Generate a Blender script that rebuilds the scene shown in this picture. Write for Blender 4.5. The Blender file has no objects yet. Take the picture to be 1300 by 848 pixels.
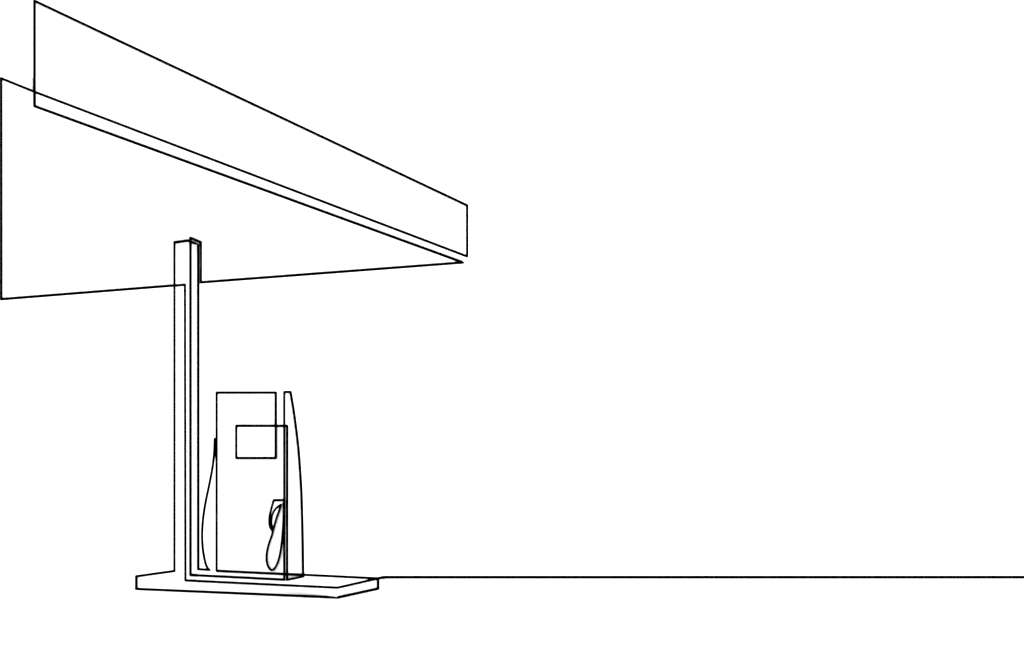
import bpy, bmesh, math
from mathutils import Vector

# A fuel station drawn in thin black contours on white: every body is a solid white
# volume in a white space, every contour a round black bar running along its surface.
scene = bpy.context.scene
col = scene.collection

# ------------------------------------------------------------------ camera
F = 1471.0                     # focal length in pixels of a 1300 px wide frame
CX, HOR, EYE = 650.0, 586.0, 1.60
cam = bpy.data.cameras.new('camera')
cam_o = bpy.data.objects.new('camera', cam)
col.objects.link(cam_o)
cam.sensor_width = 36.0
cam.lens = F / 1300.0 * 36.0
cam.shift_y = (HOR - 424.0) / 1300.0
cam.clip_start = 0.05
cam.clip_end = 5000.0
cam_o.location = (0, 0, EYE)
cam_o.rotation_euler = (math.radians(90), 0, 0)
scene.camera = cam_o

# ------------------------------------------------------------------ light: even white daylight
w = bpy.data.worlds.new('World')
scene.world = w
w.use_nodes = True
bg = w.node_tree.nodes['Background']
bg.inputs['Color'].default_value = (1, 1, 1, 1)
bg.inputs['Strength'].default_value = 1.0
vs = scene.view_settings
vs.view_transform = 'Standard'
vs.look = 'None'
vs.exposure = 1.15
vs.gamma = 1.0
vs.use_curve_mapping = False
scene.cycles.max_bounces = 16
scene.cycles.diffuse_bounces = 14
scene.cycles.use_denoising = True
scene.cycles.denoising_prefilter = 'ACCURATE'
scene.cycles.pixel_filter_type = 'BLACKMAN_HARRIS'
scene.cycles.filter_width = 1.6

# ------------------------------------------------------------------ materials
def material(name, rgb):
    m = bpy.data.materials.new(name)
    m.use_nodes = True
    nt = m.node_tree
    b = nt.nodes['Principled BSDF']
    b.inputs['Roughness'].default_value = 1.0
    b.inputs['Specular IOR Level'].default_value = 0.0
    n = nt.nodes.new('ShaderNodeTexNoise')
    n.inputs['Scale'].default_value = 3.0
    r = nt.nodes.new('ShaderNodeMix')
    r.data_type = 'RGBA'
    r.inputs['A'].default_value = (*rgb, 1)
    r.inputs['B'].default_value = (*[c * 0.985 for c in rgb], 1)
    nt.links.new(n.outputs['Fac'], r.inputs['Factor'])
    nt.links.new(r.outputs['Result'], b.inputs['Base Color'])
    return m

WHITE = material('matt_white_paint', (0.96, 0.96, 0.96))
PAPER = material('white_ground', (0.96, 0.96, 0.96))
INK = material('matt_black_contour', (0.0, 0.0, 0.0))

# ------------------------------------------------------------------ reading points off the known planes
def ray(px, py):
    return Vector(((px - CX) / F, 1.0, (HOR - py) / F))
def hz(px, py, z):                           # on a horizontal plane
    r = ray(px, py)
    return Vector((0, 0, EYE)) + r * ((z - EYE) / r.z)
def vt(px, py, a, u):                        # on the upright plane through a along u
    n = Vector((-u.y, u.x, 0))
    r = ray(px, py)
    return Vector((0, 0, EYE)) + r * (n.dot(Vector((a.x, a.y, 0))) / n.dot(r))
U_FRONT = Vector((-0.909, 0.417, 0)).normalized()   # along island front, towards the left
U_SIDE = Vector((0.417, 0.909, 0)).normalized()     # away from the viewer

HALF = 1.78 / F                              # contour radius per metre of distance
def rad(p):
    return HALF * p.y

def under(px, py, z):                        # bar pressed against the underside of a surface
    return hz(px, py, z - rad(hz(px, py, z)))

# ------------------------------------------------------------------ mesh collector: slot 0 white, slot 1 black
class MB:
    def __init__(self):
        self.bm = bmesh.new()
    def face(self, vs_, m=0):
        f = self.bm.faces.new(vs_)
        f.material_index = m
        return f
    def prism(self, lower, upper):           # lower / upper: matching rings
        a = [self.bm.verts.new(p) for p in lower]
        b = [self.bm.verts.new(p) for p in upper]
        self.face(a)
        self.face(list(reversed(b)))
        n = len(a)
        for i in range(n):
            self.face([a[i], b[i], b[(i + 1) % n], a[(i + 1) % n]])
    def slab(self, ring, vec):               # a ring pushed along vec
        self.prism(ring, [p + vec for p in ring])
    def line(self, pts, closed=False, k=1.0):
        """round bar along the points, its radius at each point, ball joints"""
        pts = [Vector(p) for p in pts]
        if closed:
            pts = pts + [pts[0]]
        rs = [rad(p) * k for p in pts]
        for (p, q, r0, r1) in zip(pts, pts[1:], rs, rs[1:]):
            d = (q - p)
            if d.length < 1e-6:
                continue
            d.normalize()
            s = d.orthogonal().normalized()
            t = d.cross(s)
            N = 14
            A, B = [], []
            for i in range(N):
                c, sn = math.cos(2 * math.pi * i / N), math.sin(2 * math.pi * i / N)
                A.append(self.bm.verts.new(p + (s * c + t * sn) * r0))
                B.append(self.bm.verts.new(q + (s * c + t * sn) * r1))
            for i in range(N):
                f = self.face([A[i], A[(i + 1) % N], B[(i + 1) % N], B[i]], 1)
                f.smooth = True
            self.face(list(reversed(A)), 1)
            self.face(B, 1)
        for p, r in zip(pts, rs):
            g = bmesh.ops.create_icosphere(self.bm, subdivisions=2, radius=r * 1.0)
            for v in g['verts']:
                v.co += p
                for f in v.link_faces:
                    f.material_index = 1
                    f.smooth = True
    def build(self, name, parent=None, only_ink=False):
        bmesh.ops.recalc_face_normals(self.bm, faces=self.bm.faces)
        me = bpy.data.meshes.new(name)
        self.bm.to_mesh(me)
        self.bm.free()
        me.materials.append(WHITE)
        me.materials.append(INK)
        o = bpy.data.objects.new(name, me)
        col.objects.link(o)
        if parent:
            o.parent = parent
            o.matrix_parent_inverse = parent.matrix_basis.inverted()
        return o

def thing(name, loc, label, cat, group=None):
    o = bpy.data.objects.new(name, None)
    o.location = loc
    o.empty_display_size = 0.2
    col.objects.link(o)
    o['label'] = label
    o['category'] = cat
    return o

def smooth(pts, n=5):                        # Catmull-Rom through 2D points
    out = []
    P = [pts[0]] + list(pts) + [pts[-1]]
    for i in range(1, len(P) - 2):
        p0, p1, p2, p3 = P[i - 1], P[i], P[i + 1], P[i + 2]
        for k in range(n):
            t = k / n
            out.append(tuple(0.5 * (2 * b + (c - a) * t + (2 * a - 5 * b + 4 * c - d) * t * t
                                    + (3 * b - a - 3 * c + d) * t ** 3) for a, b, c, d in zip(p0, p1, p2, p3)))
    out.append(tuple(pts[-1]))
    return out

# ------------------------------------------------------------------ ground
me = bpy.data.meshes.new('ground')
S = 3000
me.from_pydata([(-S, -S, 0), (S, -S, 0), (S, S, 0), (-S, S, 0)], [], [(0, 1, 2, 3)])
me.materials.append(PAPER)
g = bpy.data.objects.new('ground', me)
col.objects.link(g)
g['kind'] = 'structure'

TOP = 0.125                                   # island height
GL = 0.0205

# ------------------------------------------------------------------ island
m = MB()
R = 0.0172
t_left = hz(173.0, 731.0, TOP + R)
t_front = hz(428.6, 745.4, TOP + R)
t_right = hz(480.1, 733.6, TOP + R)
t_back = hz(237.5, 722.3, TOP + R)
b_left = hz(173.0, 746.9, R)
b_front = hz(428.6, 757.8, R)
b_right = hz(480.1, 746.5, R)
dn = lambda p, z: Vector((p.x, p.y, z))
cen = (t_left + t_front + t_right + t_back) / 4
def inset(p, z, k=0.014):
    d_ = dn(cen - p, 0)
    return dn(p, z) + d_.normalized() * k
m.prism([inset(b_left, 0.001), inset(b_front, 0.001), inset(b_right, 0.001), inset(t_back, 0.001)],
        [inset(t_left, TOP), inset(t_front, TOP), inset(t_right, TOP), inset(t_back, TOP)])
m.line([hz(221.6, 724.2, TOP + R), t_left, b_left, b_front, b_right, t_right, t_front, hz(235.6, 736.2, TOP + R)])
m.line([hz(385, 729.0, TOP + R), t_right])
m.line([hz(251.9, 721.9, TOP + R), hz(266.0, 722.9, TOP + R)])
m.line([hz(252.0, 729.7, TOP + R), hz(275.0, 730.9, TOP + R)])
isl = m.build('pump_island')
isl['label'] = 'low white kerbed plinth outlined in black under the column and fuel pump'
isl['category'] = 'pump island'

# ------------------------------------------------------------------ line of the ground running to the right
m = MB()
pts = [t_right, hz(487.3, 732.0, GL), hz(1300, 732.0, GL), hz(2300, 732.0, GL)]
m.line(pts, k=1.1)
gl = m.build('ground_line')
gl['kind'] = 'structure'
gl['label'] = 'long thin straight black line along the white ground right of the plinth'

# ------------------------------------------------------------------ canopy
H = 4.366
c_near = hz(1.3, 100.0, H)
c_left = hz(43.8, 117.2, H)
c_far = hz(593.1, 326.2, H)
u_c = (c_far - c_left).normalized()
c_near = c_left + u_c * ((c_near - c_left).dot(u_c))
i_left = under(43.8, 135.5, H)
i_far = under(587.8, 334.0, H)
c_back = hz(1.3, 380.6, H)
can = thing('canopy', (c_left.x - 1.5, c_left.y + 5, H),
            'huge white forecourt roof with a deep outlined fascia, standing over the column and pump', 'canopy')
n_in = Vector((-u_c.y, u_c.x, 0))            # towards the roof's inside
if n_in.x > 0:
    n_in = -n_in
# fascia: a board 0.12 m thick with its own contours
f_tl = vt(43.8, 1.5, c_left, u_c)
f_tr = vt(593.1, 261.3, c_left, u_c)
ZT = 0.5 * (f_tl.z + f_tr.z)
m = MB()
m.slab([c_left, c_far, f_tr, f_tl], n_in * 0.12)
OUT = -n_in * 0.012
ff = lambda x, y: vt(x, y, c_left + OUT, u_c)
m.line([ff(43.8, 1.5), ff(593.1, 261.3), ff(593.1, 326.2), ff(43.8, 117.2)], closed=True)
m.build('fascia', can)
# roof slab with the soffit
m = MB()
up = Vector((0, 0, 0.10))
i_far0 = dn(i_far, H)
m.slab([c_near, c_left, c_left + n_in * 0.123, c_far + n_in * 0.123, i_far0, c_back], up)
m.line([ff(43.8, 117.2), ff(1.3, 100.0), under(1.3, 380.6, H), under(235.0, 362.0, H)])
m.line([under(254.9, 359.2, H), i_far, i_left, ff(43.8, 117.2)])
m.build('soffit', can)

# ------------------------------------------------------------------ column
bn = hz(240.5, 735.4, TOP)                   # nearest corner
def along(p, u, px):                         # walk from p along u until seen at px
    k = (px - CX) / F
    return p + u * ((k * p.y - p.x) / (u.x - k * u.y))
bl = along(bn, U_FRONT, 221.6)
br = along(bn, U_SIDE, 251.8)
bb = bl + (br - bn)
m = MB()
ring = [dn(p, TOP - 0.002) for p in (bn, br, bb, bl)]
m.prism(ring, [dn(p, H + 0.002) for p in ring])
def cf(px, py): return vt(px, py, bn, U_FRONT)     # front face
def cs(px, py): return vt(px, py, bn - U_FRONT * 0.012, U_SIDE)      # side face
ceil = lambda px, py: under(px, py, H)
c_top = ceil(238.7, 306.1)
m.line([cf(221.6, 724.2), cf(221.6, 309.2), ceil(221.6, 308.4)])
m.line([ceil(221.6, 308.4), c_top, ceil(251.8, 311.3)])
m.line([ceil(251.8, 311.3), cs(251.8, 312.5), cs(251.8, 721.9)])
m.line([cf(221.6, 363.2), cf(235.0, 362.0), cf(235.6, 736.2)])
m.line([ceil(241.8, 302.7), cs(241.8, 309.0), cs(241.8, 729.2), cs(252.0, 729.7)])
m.line([ceil(241.8, 302.7), ceil(254.9, 308.3)])
colm = m.build('support_column')
colm['label'] = 'tall slim square white post holding up the canopy, left of the fuel pump'
colm['category'] = 'column'
colm['kind'] = 'thing'
# strip hanging from the soffit just beyond the column
m = MB()
a = cs(254.9, 312); b = cs(254.9, 359.2); c = cs(252.6, 359.2); d = cs(252.6, 312)
m.slab([a, b, c, d], -U_FRONT * -0.03)
m.line([ceil(254.9, 308.3), a, b])
m.build('mounting_plate', colm)

# ------------------------------------------------------------------ fuel pump
pn = hz(361.0, 735.2, TOP)                   # front face, lower right
pl = along(pn, U_FRONT, 275.1)
pump = thing('fuel_pump', (pn.x - 0.4, pn.y + 0.4, TOP),
             'white fuel pump with square screen, curved end panel and looping hose, on the plinth', 'fuel pump')
def pf(px, py, off=0.0):                     # on the pump front, off metres in front of it
    return vt(px, py, pn - U_SIDE * off, U_FRONT)
m = MB()
z_top = pf(275.1, 497.7).z
base_l = dn(pl, TOP + .001); base_r = dn(pn, TOP + .001)
A = pf(350.1, 497.7); B = pf(350.1, 540.0); Cc = pf(361.0, 540.0)
ring = [base_l, base_r, Cc, B, A, pf(275.1, 497.7)]
m.slab(ring, U_SIDE * 0.38)
m.line([pf(361.0, 728.1), pf(275.1, 724.0), pf(275.1, 497.7), pf(350.1, 497.7), pf(350.1, 540.0)])
m.line([hz(275.0, 730.9, TOP + R), hz(361.0, 735.2, TOP + R)])
m.line([pf(350.1, 540.0), pf(350.1, 581.0)])
m.build('cabinet', pump)
# screen
m = MB()
sc = [pf(300.1, 540.0, .018), pf(350.1, 540.0, .018), pf(350.1, 580.8, .018), pf(300.1, 580.8, .018)]
m.slab([p.copy() for p in sc], U_SIDE * 0.016)
m.line([sc[1], sc[2], sc[3], sc[0], pf(364.6, 540.0, .018)])
s = m.build('screen', pump)
s['label'] = 'square black-outlined display panel on the pump front'
# curved end panel: in the upright plane facing right
m = MB()
q = along(pn, -U_FRONT, 364.5)
def ps(px, py): return vt(px, py, q, U_SIDE)
po = lambda px, py: vt(px, py, q - U_FRONT * 0.013, U_SIDE)
foot_o = hz(364.5, 735.2, TOP + R)
curve = smooth([(368.9, 496.9), (372.8, 520), (376.0, 543.5), (378.9, 569), (381.0, 596), (382.9, 630), (384.2, 680), (385.0, 732.0)], 4)
cur3 = [ps(*p) for p in curve]
foot = ps(364.5, 735.2)
topf = ps(364.5, 496.9)
ring = [foot] + list(reversed(cur3)) + [topf]
thick = (pn - q); thick.z = 0
thick = thick.normalized() * (thick.length - 0.002)
m.slab(ring, thick)
m.line([po(364.6, 540.0), foot_o] + [po(*p) for p in reversed(curve)] + [po(364.5, 496.9), pf(361.0, 496.9), pf(361.0, 735.2)])
m.line([pf(361.0, 728.0), po(364.5, 728.2), po(385, 729.0)])
e = m.build('end_panel', pump)
e['label'] = 'narrow white end panel with a bowed outer edge'
# hanging nozzle
noz_out = [(347.6, 634.4), (344.0, 647.6), (342.5, 654.3), (342.1, 660.0), (342.4, 665.6), (343.8, 669.9), (346.4, 673.4)]
noz_in = [(356.6, 640.1), (352.5, 643.0), (348.6, 647.2), (345.9, 652.9), (344.9, 658.6), (344.9, 665.0), (346.4, 673.4)]
noz_st = [(356.6, 640.1), (354.3, 648.0), (351.1, 656.8), (346.4, 673.4)]
o3 = [pf(x, y, .03) for x, y in smooth(noz_out, 3)]
i3 = [pf(x, y, .03) for x, y in smooth(noz_in, 3)]
s3 = [pf(x, y, .03) for x, y in smooth(noz_st, 3)]
m = MB()
m.slab(o3 + list(reversed(s3))[1:] + [pf(360.0, 634.4, .03)], U_SIDE * 0.028)
m.line([pf(360.6, 634.4, .03)] + o3)
m.line(i3, k=0.9)
m.line(s3, k=0.9)
m.build('nozzle', pump)
# its looping hose
loop = [(346.4, 673.4), (345.4, 678), (342.8, 685.5), (340.7, 692), (338.8, 701.2), (338.5, 710.4), (339.9, 717), (342.5, 721.6),
        (345.1, 723.0), (348.0, 721.7), (351.1, 716.8), (354.0, 709), (356.4, 697.7), (358.2, 683), (359.4, 667), (360.2, 650), (360.4, 637)]
m = MB()
m.line([pf(x, y, .03) for x, y in smooth(loop, 5)], k=0.9)
h = m.build('hose', pump)
h['label'] = 'thin black hose hanging in a narrow loop on the pump front'
# hose on the far end
hose2 = [(272.6, 556.5), (271.9, 574), (269.9, 592), (266.2, 612), (261.0, 637), (257.8, 658), (256.6, 678), (257.6, 697), (260.6, 713), (263.4, 720.3), (265.8, 722.9)]
m = MB()
m.line([vt(x, y, pn + U_SIDE * 0.1, U_FRONT) for x, y in smooth(hose2, 5)], k=0.97)
h = m.build('hose', pump)
h['label'] = 'thin black hose bowing out beside the left edge of the pump'
